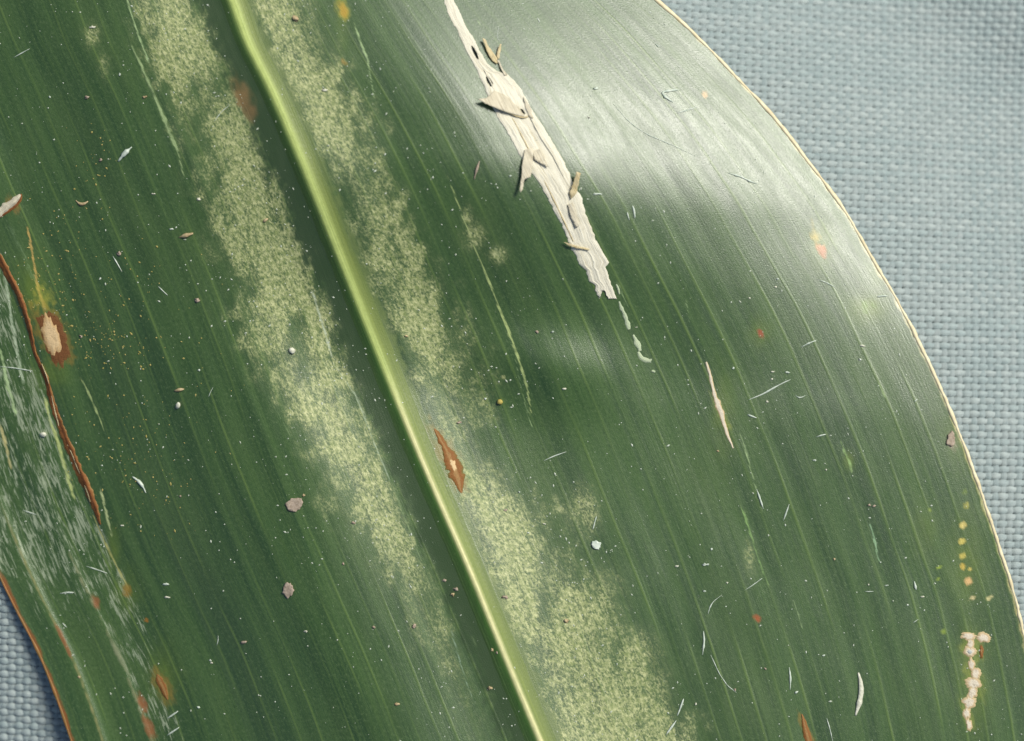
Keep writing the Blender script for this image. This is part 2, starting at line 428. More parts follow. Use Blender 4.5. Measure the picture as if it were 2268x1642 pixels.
stk = np.maximum(stk, .8 * np.exp(-((Uf - R2 - .05) / .03) ** 2) * sstep(1180, 1300, uy))
stk = np.maximum(stk, .85 * np.exp(-((Uf - CRACK + .012) / .014) ** 2) * sstep(1000, 1120, uy) * sstep(1500, 1350, uy))
stk = np.clip(stk * (1 + .5 * noise(Uf * 40, uy / 50, 57)), 0, 1)
yel = np.zeros(nv)
for a, s in (((1921,680,38,34),.6),((1940,600,24,60),.3),((1818,545,24,44),.6),((1684,737,22,30),.5),((70,640,34,62),.5),((110,830,40,34),.45),((280,1310,26,44),.5),((360,1500,34,60),.45),((250,1215,16,50),.5),((757,40,12,70),.4),((2140,1240,40,110),.45),((2155,1500,34,120),.5),((1600,920,26,90),.4),((1010,1060,44,60),.35),((1880,1020,12,20),.5),((2050,1180,30,60),.3),((2130,960,40,80),.35)):
    yel = np.maximum(yel, s * patch(*a))
for k, (uu0, y0, y1) in enumerate([(.86,900,1642),(.72,850,1642),(.93,1000,1600)]):
    pass
yel = np.clip(yel * (1 + .5 * nz2), 0, 1)

PALE = lin(176, 200, 140); CREAM = lin(205, 205, 160); YG = lin(140, 160, 50); ORANGE = lin(180, 110, 35); BROWN = lin(130, 75, 30)
# rib surroundings: clear green shoulder, with the rib's shade painted dark on the left
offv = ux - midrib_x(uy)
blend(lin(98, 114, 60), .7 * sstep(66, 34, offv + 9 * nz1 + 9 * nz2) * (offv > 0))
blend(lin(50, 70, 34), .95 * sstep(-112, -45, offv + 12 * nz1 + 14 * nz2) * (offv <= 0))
# creases, edges
blend(lin(128, 128, 80), .75 * np.exp(-((Uf - R1) / .0040) ** 2) * sstep(1050, 1200, uy) * (.75 + .35 * nz1))
blend(lin(126, 130, 92), .7 * np.exp(-((Uf - R2 - .002) / .0048) ** 2) * sstep(1150, 1280, uy) * np.clip(.6 + .7 * nz1, 0, 1))
for cx, cy, rx, ry in ((133,1405,5,26),(150,1440,4,20),(214,1334,8,18),(318,1560,8,26),(330,1610,10,30)): blot(cx, cy, rx, ry, lin(125, 82, 42), .7)
blend(lin(120, 70, 22), .8 * sstep(-.985, -.997, Uf + .004 * nz2) * sstep(1150, 1300, uy))
blend(lin(190, 180, 120), .55 * sstep(.988, .998, Uf + .003 * nz2))
# pale vein-following scrapes and lines
for pts, c, s in [
    ([(278,-10,3),(300,60,3),(330,140,4)], PALE, .7), ([(290,97,3),(334,193,5),(354,240,4),(372,285,7),(394,334,4),(407,392,2)], lin(158,178,122), .8),
    ([(784,50,2),(797,90,4),(814,133,3),(830,222,2)], PALE, .7), ([(991,390,2),(1012,445,3),(1031,494,2),(1051,547,2),(1084,627,4),(1111,697,4),(1137,761,4),(1157,821,4),(1167,857,3),(1177,914,3)], lin(175,190,120), .8),
    ([(1140,790,1.5),(1152,850,2),(1172,930,2),(1190,965,1.5)], PALE, .45),
    ([(180,838,2),(205,890,5),(230,951,2)], lin(170,185,120), .7),
    ([(1638,955,2),(1655,1010,3),(1668,1060,3),(1680,1100,3),(1690,1130,2)], PALE, .55), ([(1858,971,2),(1870,1000,5),(1881,1022,6),(1888,1050,2)], lin(150,180,110), .6),
    ([(1925,1150,2),(1935,1190,4),(1945,1235,3),(1950,1255,2)], lin(150,185,140), .7), ([(1638,1110,2),(1655,1160,5),(1668,1200,3),(1690,1270,3),(1705,1300,2)], lin(140,175,100), .6),
    ([(1945,847,3),(1960,882,4)], PALE, .6), ([(1368,624,3),(1380,655,3),(1391,682,2)], PALE, .6),
    ([(1518,660,2),(1530,720,3)], PALE, .45), ([(1755,1325,2),(1767,1356,4),(1780,1400,2)], PALE, .45),
    ([(590,870,2),(640,960,3),(650,985,2)], PALE, .35), ([(690,640,3),(715,720,4),(735,790,4)], lin(200,210,180), .55), ([(735,800,2),(790,880,3),(830,985,3),(862,1060,2)], lin(190,205,170), .45),
    ([(870,1080,2),(905,1170,3),(940,1260,2)], PALE, .25), ([(1000,1400,2),(1020,1470,3),(1050,1560,2)], lin(180,205,180), .4),
    ([(0,560,5),(12,620,4),(24,700,5),(40,790,6),(52,850,5)], lin(190,205,170), .6), ([(0,770,4),(16,850,7),(36,920,6)], PALE, .7), ([(0,940,5),(14,990,7),(24,1040,4)], lin(190,180,120), .7),
    ([(20,500,10),(50,560,10),(72,620,8)], lin(150,175,130), .3), ([(60,500,3),(72,560,4),(84,640,4),(100,690,6)], lin(200,165,90), .7),
    ([(150,560,2),(162,600,2)], PALE, .4), ([(100,880,5),(110,930,5),(132,990,6),(150,1060,7),(165,1110,5)], lin(185,195,120), .75),
    ([(222,1080,4),(238,1150,4),(248,1190,3)], lin(190,200,140), .7), ([(205,1140,3),(232,1200,3),(262,1262,4),(282,1300,3)], lin(190,185,110), .7),
    ([(248,1415,8),(262,1450,10),(290,1500,6)], lin(120,128,95), .6), ([(1040,1390,1),(1060,1450,1)], PALE, .1)]:
    stroke([(a, b, w * .72) for a, b, w in pts], c, s * .85, .6, .5)
for cx, cy, rx, ry, c, s in [(538,215,20,40,lin(126,104,60),.55),(552,242,14,30,lin(116,90,50),.5),(530,205,12,22,lin(126,96,50),.4),(760,22,8,15,lin(180,120,34),.9),(760,22,16,34,lin(150,150,50),.5),(763,138,7,14,lin(190,140,40),.4),
    (1808,520,12,30,lin(170,150,50),.6),(1821,556,9,18,lin(160,92,34),.85),(1684,737,6,14,lin(140,72,30),.95),(1561,210,7,9,lin(200,150,80),.7),(1677,1369,8,9,lin(150,78,28),.8),
    (324,1374,6,7,lin(150,100,20),.8),(280,1308,9,17,lin(135,105,28),.7),(96,660,24,34,lin(160,160,60),.55),(2107,981,11,22,lin(140,130,105),.7),(1921,680,24,18,lin(105,140,40),.5),
    (2078,1258,9,5,YG,.8),(2078,1283,7,4,YG,.6),(2132,1161,9,9,lin(205,185,100),.8),(2130,1201,8,7,lin(190,175,80),.8),(2133,1231,9,9,lin(190,175,80),.8),(2132,1256,7,8,lin(185,160,60),.8),(2148,1261,7,5,lin(190,175,80),.8),
    (2145,1288,9,11,lin(210,170,110),.85),(2155,1324,11,5,lin(200,185,130),.85),(2192,1323,11,6,lin(200,190,130),.85),(2090,1400,6,8,YG,.6),(2151,1355,6,4,YG,.5),(2060,1130,5,7,YG,.5),(2140,1120,12,8,lin(160,155,60),.6),
    (2135,1090,9,7,YG,.5),(1060,50,4,9,PALE,.4),(1116,836,6,6,lin(190,190,130),.6),(1100,560,10,14,lin(180,190,140),.4),(30,455,16,34,lin(150,110,50),.5)]:
    blot(cx, cy, rx * .9, ry * .9, c, s * .9, .75, .45)
# rusty halos round the lesions that are modelled below
for cx, cy, rx, ry in ((997,1015,24,78),(117,745,34,74),(360,1518,20,44),(1783,1612,10,40)): blot(cx, cy, rx, ry, lin(120, 105, 40), .6)
for cx, cy, rx, ry in ((2150,1428,27,34),(2156,1505,20,50),(2145,1585,12,38),(1597,915,11,40)): blot(cx, cy, rx, ry, lin(122, 132, 52), .55, .8)
# green rim along the dead streak
# (pale fringe is living tissue bleached next to it)

V = world(ux, uy, ZZ.ravel())
F = grid_faces(NY, len(uu))
HOLES = [(1052,117,3.4,17,-26),(1084,181,5,13,-28),(1157,248,4,7,-30)]
def in_hole(x, y):
    r = np.zeros(np.shape(x), bool)
    for cx, cy, rx, ry, an in HOLES:
        a = math.radians(an); dx, dy = x - cx, y - cy
        p = dx * math.cos(a) + dy * math.sin(a); q = -dx * math.sin(a) + dy * math.cos(a)
        r |= (p / rx) ** 2 + (q / ry) ** 2 < 1
    return r
fc = np.stack([ux[F].mean(1), uy[F].mean(1)], -1)
F = F[~in_hole(fc[:, 0], fc[:, 1])]
blade = mesh_obj('blade', V, F, M_leaf, leaf)
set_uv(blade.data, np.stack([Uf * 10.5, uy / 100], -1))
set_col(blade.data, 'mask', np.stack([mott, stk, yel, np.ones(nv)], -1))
set_col(blade.data, 'pigment_shade', np.concatenate([PC, PA[:, None]], 1))
md = blade.modifiers.new('thickness', 'SOLIDIFY'); md.thickness = 4 * K; md.offset = -1

# ------------------------------------------------------------------ midrib and margins
ym = np.linspace(-260, 1903, 520); s = np.linspace(-1, 1, 33)
SY, SS = np.meshgrid(ym, s, indexing='ij')
HWL = np.interp(SY, [-260, 0, 900, 1642, 1903], [27, 28, 32, 36, 38]); HWR = np.interp(SY, [-260, 0, 900, 1642, 1903], [34, 36, 38, 38, 38])
OFF = np.where(SS < 0, SS * HWL, SS * HWR) + (np.abs(SS) ** 6) * 1.5 * noise(SY / 22, SS * 2, 61)
RX = midrib_x(SY) + OFF
bead = np.interp(SY, [-260, 600, 850, 950, 1903], [0, 0, .5, 1.6, 2.0]) * np.exp(-((OFF - 1) / 6) ** 2)
RZ = leaf_z(RX, SY) + .9 * (1 - SS ** 4) - .3 * np.abs(SS) ** 8 + bead
lw = np.interp(SY, [-260, 0, 500, 820, 920, 1000, 1903], [11, 11, 10, 8, 6.5, 6, 6.5]); lc = np.interp(SY, [-260, 0, 820, 1903], [2, 2, 0, 0])
n1 = noise(RX / 6, SY / 60, 62); n2 = noise(RX / 4, SY / 8, 63)
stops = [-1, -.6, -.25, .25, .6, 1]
colL = np.array([lin(50, 71, 34), lin(52, 80, 34), lin(64, 100, 40), lin(116, 130, 58), lin(108, 122, 58), lin(98, 114, 60)])  # flank colours include painted shading: left flank dark, right flank sunlit
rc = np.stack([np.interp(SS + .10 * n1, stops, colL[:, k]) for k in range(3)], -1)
lm = np.exp(-(np.abs(OFF - lc) / lw) ** 2.4)[..., None] * (.88 + .12 * n2[..., None])
top = np.array(lin(184, 198, 116)); bot = np.array(lin(226, 220, 162)); tt = sstep(780, 1000, SY)[..., None]
rc = rc * (1 - lm) + (top * (1 - tt) + bot * tt) * lm
rib = mesh_obj('midrib', world(RX, SY, RZ), grid_faces(len(ym), len(s)), M_rib, leaf)
rib.data.flip_normals() if False else None
set_uv(rib.data, np.stack([OFF.ravel() / 100, SY.ravel() / 100], -1))
set_col(rib.data, 'pigment_shade', np.concatenate([rc.reshape(-1, 3), np.ones((rc[..., 0].size, 1))], 1))

def tube(name, px, py, pz, rad, mat, parent=None, sides=6, flat=1.0, cap=True):
    px, py, pz, rad = [np.asarray(a, float) for a in (px, py, pz, np.broadcast_to(rad, np.shape(px)))]
    tx, ty = np.gradient(px), np.gradient(py); L = np.hypot(tx, ty) + 1e-9; nx, ny = -ty / L, tx / L
    th = np.linspace(0, 2 * np.pi, sides, endpoint=False)
    x = px[:, None] + nx[:, None] * np.cos(th) * rad[:, None]; y = py[:, None] + ny[:, None] * np.cos(th) * rad[:, None]
    z = pz[:, None] + np.sin(th) * rad[:, None] * flat
    f = [list(q) for q in grid_faces(len(px), sides, True).tolist()]
    if cap: f += [list(range(sides)), list(range((len(px) - 1) * sides, len(px) * sides))[::-1]]
    return mesh_obj(name, world(x, y, z), f, mat, parent)
ye = np.linspace(-258, 1900, 620)
rx = right_x(ye) - 1.0 + 2.2 * noise(ye / 17, 3.0, 31) * .4
tube('leaf_margin', rx, ye, leaf_z(right_x(ye) - 1, ye) - 1.0, 4.0 + 1.3 * noise(ye / 28, 0, 65) + .8 * noise(ye / 7, 0, 66), M_cream, leaf, 8, .8)['label'] = 'cream coloured leaf edge'
lx = left_x(ye) + 1.0
tube('leaf_margin', lx, ye, leaf_z(left_x(ye) + 1, ye) - 1.0, 3.2 + .9 * noise(ye / 30, 4, 65), M_brownedge, leaf, 8, .8)['label'] = 'brown leaf edge'

# ------------------------------------------------------------------ patches that follow the leaf
_rid = [0]
def resample(pts, step):
    p = np.array(pts, float); d = np.concatenate([[0], np.cumsum(np.hypot(*np.diff(p[:, :2], axis=0).T))])
    n = max(4, int(d[-1] / step)); t = np.linspace(0, d[-1], n)
    out = [np.interp(t, d, p[:, k]) for k in range(p.shape[1])]
    for k in range(2):          # round the corners
        for _ in range(3):
            a = out[k].copy(); a[1:-1] = .25 * out[k][:-2] + .5 * out[k][1:-1] + .25 * out[k][2:]; out[k] = a
    return t, out
def ribbon(name, pts, mat, parent, lift=1.1, crown=1.0, jag=.25, nac=9, step=3.0, label=None):
    _rid[0] += 1; sd = _rid[0] * 13.7
    t, (px, py, w) = resample(pts, step)
    tx, ty = np.gradient(px), np.gradient(py); L = np.hypot(tx, ty) + 1e-9; nx, ny = -ty / L, tx / L
    s = np.linspace(-1, 1, nac)
    wl = w * (1 + jag * fbm(t / 9 + sd, 0 * t, 71)); wr = w * (1 + jag * fbm(t / 9 + sd, 0 * t + 5, 72))
    wd = np.where(s[None, :] < 0, wl[:, None], wr[:, None]) * s[None, :]
    x = px[:, None] + nx[:, None] * wd; y = py[:, None] + ny[:, None] * wd
    end = np.minimum(1, np.minimum(t, t[-1] - t) / max(6, .12 * t[-1]))[:, None]
    z = leaf_z(x, y) + lift - (lift + .5) * (np.abs(s)[None, :] ** 4) * 1.0 + crown * (1 - s[None, :] ** 2) * end + crown * .6 * noise(x / 8, y / 14, 73)
    o = mesh_obj(name, world(x, y, z), grid_faces(len(t), nac), mat, parent)
    set_uv(o.data, np.stack([np.repeat(t / 100 + sd, nac), np.tile(s, len(t))], -1))
    if label: o['label'] = label
    return o

def blob(pos, rx, ry, mat, ang=66, jag=.30, lift=1.2, crown=.8, name='lesion', label=None, seed=None):
    """irregular dry spot that follows the leaf"""
    _rid[0] += 1; sd = (seed or _rid[0]) * 3.17
    nr, na = 8, 40; th = np.linspace(0, 2 * np.pi, na, endpoint=False); rr = np.linspace(0, 1, nr + 1)[1:]
    e = 1 + jag * fbm(1.6 * np.cos(th) + sd, 1.6 * np.sin(th) + 9, 74, 4) + jag * .5 * noise(6 * np.cos(th) + sd, 6 * np.sin(th), 75)
    a = math.radians(ang); q1 = np.outer(rr, np.cos(th) * e * ry); q2 = np.outer(rr, np.sin(th) * e * rx)
    x = pos[0] + q1 * math.cos(a) - q2 * math.sin(a); y = pos[1] + q1 * math.sin(a) + q2 * math.cos(a)
    z = leaf_z(x, y) + lift * (1 - rr[:, None] ** 4) - .6 * rr[:, None] ** 4 + crown * (.5 * (1 - rr[:, None] ** 2) + .6 * noise(x / 7, y / 11, 76))
    V = np.concatenate([world(x, y, z).reshape(-1, 3), world([pos[0]], [pos[1]], leaf_z([pos[0]], [pos[1]]) + lift + crown * .5)])
    F = grid_faces(nr, na, True)[:, ::-1].tolist() + [[nr * na, (k + 1) % na, k] for k in range(na)]
    o = mesh_obj(name, V, F, mat, leaf)
    bm = bmesh.new(); bm.from_mesh(o.data); bmesh.ops.recalc_face_normals(bm, faces=bm.faces[:])
    if sum(f.normal.z for f in bm.faces) < 0: bmesh.ops.reverse_faces(bm, faces=bm.faces[:])
    bm.to_mesh(o.data); bm.free()
    set_uv(o.data, np.concatenate([np.stack([(q1.ravel()) / 100 + sd, np.repeat(rr, na)], -1), [[sd, 0]]]))
    if label: o['label'] = label
    return o

# rusty and pale dry spots
ribbon('lesion', [(962,950,2),(968,960,6),(976,975,8),(985,990,9),(996,1012,17),(1005,1034,20),(1013,1058,17),(1018,1076,9),(1022,1092,2)], M_rust, leaf, 1.0, .7, .45, 13, label='rusty brown spindle shaped spot touching the midrib')
blob((1004,1030), 7, 22, M_tanspot, 68, .5, 2.0, .5, 'lesion_core')
blob((119,750), 31, 74, M_border, 72, .35, 1.2, .8, 'lesion_border')
blob((115,744), 20, 54, M_tanspot, 75, .30, 2.6, .8, label='tan dry spot with dark brown border')
ribbon('lesion', [(348,1494,2),(352,1505,9),(360,1520,11),(366,1536,8),(371,1550,2)], M_rust, leaf, 1.2, 1.5)
ribbon('lesion', [(1776,1582,1.5),(1781,1600,6),(1786,1620,9),(1792,1645,9),(1800,1680,3)], M_rust, leaf, 1.2, 1.2)
ribbon('lesion', [(1564,802,2),(1572,828,4),(1578,857,4),(1584,880,5),(1591,898,8),(1597,912,7),(1604,941,5),(1612,965,4),(1624,993,1.5)], M_white, leaf, 1.0, .4, .45)
for x, y, rx, ry, an in ((2146,1409,7,15,5),(2178,1413,9,15,10),(2149,1426,6,12,95),(2152,1472,6,14,80),(2161,1493,10,12,70),(2158,1514,12,15,20),(2154,1534,9,15,100),(2147,1556,12,13,80),(2141,1580,7,13,95),(2146,1604,6,12,80)):
    blob((x, y), rx * 1.35, ry * 1.3, M_white, an, .40, 1.3, .6)
blob((2148,1444), 13, 16, M_white, 10, .30, 1.7, .5, label='white ring spot with grey middle')
blob((2148,1444), 6, 7, M_grey, 10, .2, 2.9, .3)
blob((2174,1442), 5, 17, M_rust, 92, .4, 1.6, .5)

# the brown split on the left
def on_u(u, ys, ws, dx=0):
    return [(float(from_u(np.float64(u), np.float64(y))) + dx, y, w) for y, w in zip(ys, ws)]
ribbon('crack', [(-26,520,6),(0,574,8),(14,600,9),(30,630,9),(40,650,7),(55,690,6),(67,734,6),(76,780,4.5),(90,812,5),(103,840,6),(112,880,7),(127,926,8),(142,965,8),(160,1008,9),(178,1050,10),(198,1092,9),(212,1130,7),(222,1162,2)], M_crack, leaf, 1.6, 3.0, .35, 9, 3, 'brown split running along the veins')
for pts in ([(92,806,1),(101,828,2),(108,850,1)], [(113,872,1),(120,905,2.5),(127,930,3),(130,944,1)], [(146,978,1),(160,1008,2.2),(170,1035,2.6),(178,1052,1)], [(186,1072,1),(193,1090,2),(200,1112,1)]):
    ribbon('crack_lip', pts, M_tan, leaf, 3.6, 1.6, .5, 5)
ribbon('tear', [(-30,490,12),(0,470,11),(18,456,9),(34,444,8),(46,432,4)], M_flake, leaf, 2.5, 3.5, .4, 9, 3, 'whitish torn spot with rusty border')
ribbon('tear_rim', [(0,480,3),(20,468,3),(38,454,3.5),(47,440,4),(46,430,2)], M_crack, leaf, 2.4, 1.5, .3, 5)

# ------------------------------------------------------------------ the dead white streak with its loose flakes
Lp = [(981,-4),(991,30),(1007,60),(1021,90),(1034,117),(1051,147),(1067,187),(1082,217),(1094,247),(1111,277),(1131,307),(1144,337),(1161,362),(1184,394),(1204,424),(1224,464),(1244,500),(1256,532),(1274,568),(1284,587),(1297,602),(1303,623),(1318,632),(1316,645),(1325,658)]
Rp = [(1003,-4),(1021,30),(1034,60),(1051,87),(1064,113),(1081,140),(1101,158),(1124,164),(1141,180),(1157,200),(1171,230),(1187,254),(1204,280),(1224,314),(1241,340),(1258,374),(1271,407),(1291,440),(1298,474),(1311,504),(1322,535),(1337,560),(1349,583),(1342,592),(1352,621),(1360,642),(1367,662)]
up_ext = [(-40,-75),(-85,-170),(-105,-230)]
Lp = [(981 + a, b) for a, b in [(-105,-230),(-80,-170),(-36,-75)]] + Lp
Rp = [(1003 + a, b) for a, b in [(-115,-230),(-86,-170),(-42,-75)]] + Rp
ys = np.arange(-230, 663, 2.0)
xl = np.interp(ys, [p[1] for p in Lp], [p[0] for p in Lp]); xr = np.interp(ys, [p[1] for p in Rp], [p[0] for p in Rp])
xl = xl + 2.6 * fbm(ys / 8, ys * 0, 81); xr = xr + 2.6 * fbm(ys / 8, ys * 0 + 9, 82)
NC = 45; s = np.linspace(0, 1, NC)
SX = xl[:, None] + (xr - xl)[:, None] * s[None]; SY = np.repeat(ys[:, None], NC, 1)
e = np.minimum(s, 1 - s)[None] * (xr - xl)[:, None]
wr = fbm(s[None] * 9 + ys[:, None] * .004, ys[:, None] / 60, 83, 3); wr2 = noise(SX / 13, SY / 17, 86)
SZ = leaf_z(SX, SY) + 1.2 + 1.4 * sstep(0, 9, e) + (1.3 * wr + 1.0 * wr2) * sstep(0, 12, e) - 3.2 * sstep(2, 0, e)
Fs = grid_faces(len(ys), NC)
cx = SX.ravel()[Fs].mean(1); cy = SY.ravel()[Fs].mean(1)
notch = (np.hypot((cx - 1336) / 9, (cy - 662) / 18) + .35 * noise(cx / 5, cy / 5, 84) < 1) | (cy > 655) & (cx < 1326)
notch2 = (np.hypot((cx - 1310) / 9, (cy - 640) / 9) + .3 * noise(cx / 5, cy / 5, 85) < 1)
Fs = Fs[~(in_hole(cx, cy) | notch | notch2)]
strip = mesh_obj('dead_streak', world(SX, SY, SZ), Fs, M_strip, leaf)
set_uv(strip.data, np.stack([SY.ravel() / 100, np.tile(s, len(ys)) + .0], -1))
strip['label'] = 'cream white papery dead streak with slits'
md = strip.modifiers.new('thickness', 'SOLIDIFY'); md.thickness = 1.0 * K; md.offset = -1

def flake(pts, mat, name='flake', parent=strip, thick=1.5, seed=0, label=None, sub=3, crump=1.6):
    """thin curled scrap: outline of (x, y, height above the leaf)"""
    bm = bmesh.new()
    vs = [bm.verts.new((p[0], p[1], p[2])) for p in pts]
    bm.faces.new(vs)
    bmesh.ops.triangulate(bm, faces=bm.faces[:])
    for _ in range(sub): bmesh.ops.subdivide_edges(bm, edges=[e for e in bm.edges if e.calc_length() > 5], cuts=1, use_grid_fill=True)
    bmesh.ops.triangulate(bm, faces=bm.faces[:])
    q = np.array([v.co for v in bm.verts])
    bd = np.array([v.is_boundary for v in bm.verts])
    q[:, 0] += np.where(bd, 1.0 * noise(q[:, 0] / 5 + seed, q[:, 1] / 5, 91), 0); q[:, 1] += np.where(bd, 1.0 * noise(q[:, 0] / 5 + seed, q[:, 1] / 5, 92), 0)
    z = leaf_z(q[:, 0], q[:, 1]) + q[:, 2] + crump * noise(q[:, 0] / 11 + seed, q[:, 1] / 11, 93)
    Wd = world(q[:, 0], q[:, 1], z)
    for v, c in zip(bm.verts, Wd): v.co = c
    bmesh.ops.recalc_face_normals(bm, faces=bm.faces[:])
    me = bpy.data.meshes.new(name); bm.to_mesh(me); bm.free(); me.materials.append(mat)
    me.polygons.foreach_set('use_smooth', [True] * len(me.polygons))
    o = bpy.data.objects.new(name, me); C.objects.link(o)
    if parent: o.parent = parent
    a = math.atan2(pts[-1][1] - pts[0][1], pts[-1][0] - pts[0][0]); ca, sa = math.cos(1.1), math.sin(1.1)
    set_uv(me, np.stack([(q[:, 0] * ca + q[:, 1] * sa) / 100 + seed, (-q[:, 0] * sa + q[:, 1] * ca) / 45], -1))
    m = o.modifiers.new('thickness', 'SOLIDIFY'); m.thickness = thick * K; m.offset = 0
    if label: o['label'] = label
    return o
flake([(1059,220,16),(1077,218,12),(1094,201,6),(1120,212,5),(1150,240,5),(1164,260,6),(1140,254,9),(1118,247,11),(1091,237,14),(1076,230,15)], M_flake, seed=1, label='pointed curled flake')
flake([(1162,332,5),(1176,327,6),(1181,334,7),(1179,362,9),(1175,392,12),(1168,390,13),(1162,398,14),(1157,420,17),(1153,427,18),(1151,420,17),(1154,395,14),(1156,365,9)], M_flake, seed=2, label='forked hanging flake')
flake([(1277,380,18),(1286,384,17),(1281,408,13),(1277,428,9),(1264,442,5),(1260,430,5),(1268,410,10)], M_tan, seed=3, label='upright tan sliver')
flake([(1068,84,11),(1074,87,11),(1082,103,8),(1096,122,6),(1104,137,4),(1099,141,4),(1090,134,5),(1079,116,6)], M_tan, seed=4)
flake([(1107,97,12),(1111,98,12),(1108,116,8),(1105,132,4),(1100,128,4),(1102,112,8)], M_tan, seed=5)
flake([(1101,132,5),(1106,134,5),(1113,152,5),(1123,166,5),(1117,168,5),(1107,148,5)], M_flake, seed=6)
flake([(1248,536,8),(1262,540,8),(1285,547,6),(1306,552,5),(1303,555,5),(1280,551,6),(1260,545,7)], M_tan, seed=7)
flake([(1180,334,5),(1196,330,5),(1206,348,6),(1214,370,7),(1200,364,7),(1184,354,6)], M_flake, seed=8)
flake([(1257,455,5),(1268,448,6),(1274,470,6),(1283,500,5),(1276,506,5),(1264,480,6)], M_flake, seed=10)
flake([(1160,215,4),(1175,240,5),(1181,262,5),(1172,258,5),(1163,238,5)], M_flake, seed=11)
ribbon('fold', [(1118,246,2),(1140,256,3),(1160,262,3),(1170,258,2)], M_tan, strip, 6, 1.5, .2, 5)
ribbon('fold', [(1135,262,1.5),(1150,290,2),(1168,325,2),(1178,345,1.5)], M_tan, strip, 2.8, 1.0, .4, 5)
ribbon('fold', [(1205,400,1.5),(1230,450,2.5),(1256,505,2),(1270,535,1.2)], M_tan, strip, 2.8, 1.0, .4, 5)
ribbon('fold', [(1172,255,2),(1195,300,3),(1225,345,3),(1250,395,2)], M_strip, strip, 3.4, 1.6, .4, 5)
ribbon('fold', [(1070,150,1.5),(1090,190,2),(1110,230,2)], M_strip, strip, 3.0, 1.4, .4, 5)
# bleached chips trailing below the streak
for pts in ([(1371,668,2),(1376,682,4),(1384,699,5),(1390,718,6),(1393,730,3)], [(1402,742,2),(1408,754,6),(1414,766,7),(1417,778,4)], [(1413,780,3),(1420,792,6),(1430,798,6),(1440,800,4),(1443,795,1.5)], [(1443,822,2),(1447,823,4),(1451,825,2)], [(1365,630,2),(1369,640,3),(1372,652,2)]):
    ribbon('bleached_chip', pts, M_scrape, leaf, 1.2, .8, .45, 7, 2.0)

# ------------------------------------------------------------------ things lying on the leaf
def fibre(name, pts, r, mat, label, cat, group=None, lift=1.6, arch=0.0, sides=6, flat=.7, wob=.5):
    t, (px, py) = resample([(a, b) for a, b in pts], 4.0)
    tt = t / t[-1]
    rad = r * np.minimum(1, .30 + 2.2 * np.minimum(tt, 1 - tt)) * (1 + wob * noise(t / 6 + px[0], 0 * t, 95))
    pz = leaf_z(px, py) + lift * .25 + rad * flat * .7 + arch * np.sin(np.pi * tt)
    o = tube(name, px, py, pz, rad, mat, None, sides, flat)
    return tag(o, label, cat, group)
LAND = [((1150,250),'beside the white dead streak'),((1290,560),'beside the lower end of the white dead streak'),((997,1015),'near the rusty spot on the midrib'),((117,745),'near the tan dry spot'),((150,1000),'beside the brown split'),
    ((2148,1430),'near the white ring spot'),((2150,1530),'near the string of bleached spots'),((1597,905),'near the narrow pale lesion'),((1684,737),'near the small rusty dot'),((1818,550),'near the orange spot by the cream edge'),
    ((1903,1535),'near the thick white husk scrap'),((1677,1369),'near the round red-brown dot'),((1785,1620),'near the rusty streak tip'),((360,1518),'near the small tan and rust spot'),((652,1117),'near the ragged pinkish scrap'),
    ((540,222),'near the reddish smudge by the midrib'),((757,25),'near the orange fleck'),((412,521),'near the tan splinter'),((1321,1207),'near the square white chip'),((1500,320),'on the shiny bulge'),((1140,740),'beside the thin yellow scar line'),
    ((270,345),'near the thick pale fibre stub'),((1718,857),'near the long broken fibre'),((240,1500),'between the two pale creases'),((340,240),'beside the pale scraped line'),((1921,680),'near the yellow-green blotch'),((639,1308),'near the crumbly tan scrap'),((20,455),'near the whitish tear')]
def near(x, y):
    u = float(to_u(np.float64(x), np.float64(y))); b = min(LAND, key=lambda q: math.hypot(q[0][0] - x, q[0][1] - y))
    if math.hypot(b[0][0] - x, b[0][1] - y) < 130: return b[1]
    if u > .9: return 'just inside the cream edge'
    if -.27 < u < -.05: return 'in the mottled band on the rib side of the tan splinter'
    if .04 < u < .22: return 'in the mottled band between rib and white streak'
    return 'on plain green blade between rib and cream edge' if u > 0 else 'on plain green blade between rib and brown split'
G = 'thin pale fibres strewn over the leaf'
FL = 'thin pale plant fibre lying flat on the green leaf'
for pts in ([(1358,230),(1385,262),(1411,284),(1438,300),(1490,322),(1540,346)],):
    fibre('plant_fibre', pts, .9, M_fibre, 'long hair-thin curved fibre on the shiny part of the leaf', 'fibre')
fibre('plant_fibre', [(1504,199),(1480,201),(1464,205),(1472,214),(1491,227)], 3.2, M_fibre, 'pale hook shaped fibre on the shiny part of the leaf', 'fibre')
fibre('plant_fibre', [(1614,384),(1640,391),(1662,402),(1678,408)], 2.2, M_fibre, 'pale bent fibre between the white streak and the leaf edge', 'fibre')
fibre('plant_fibre', [(1901,1490),(1906,1508),(1908,1530),(1904,1555),(1895,1585)], 6.0, M_white_grain, 'thick white curved husk scrap with tan lower end', 'husk', None, 1.6, 0, 8, .5, .15)
fibre('plant_fibre', [(1658,886),(1690,873),(1718,857),(1735,848),(1751,841)], 1.6, M_fibre, 'long broken pale fibre lying across the veins', 'fibre')
fibre('splinter', [(396,526),(404,524),(414,521),(428,517)], 4.2, M_straw, 'short tan wood splinter on dark green leaf left of the midrib', 'splinter', None, 2.5, 1)
fibre('splinter', [(1062,357),(1057,372),(1050,398)], 2.4, M_crumb, 'narrow pointed grey chaff dart beside the white streak', 'splinter', None, 2.5, 2)
fibre('plant_fibre', [(168,444),(175,453),(186,454),(195,446)], 2.4, M_straw, 'small tan crescent shaped chaff scrap', 'chaff')
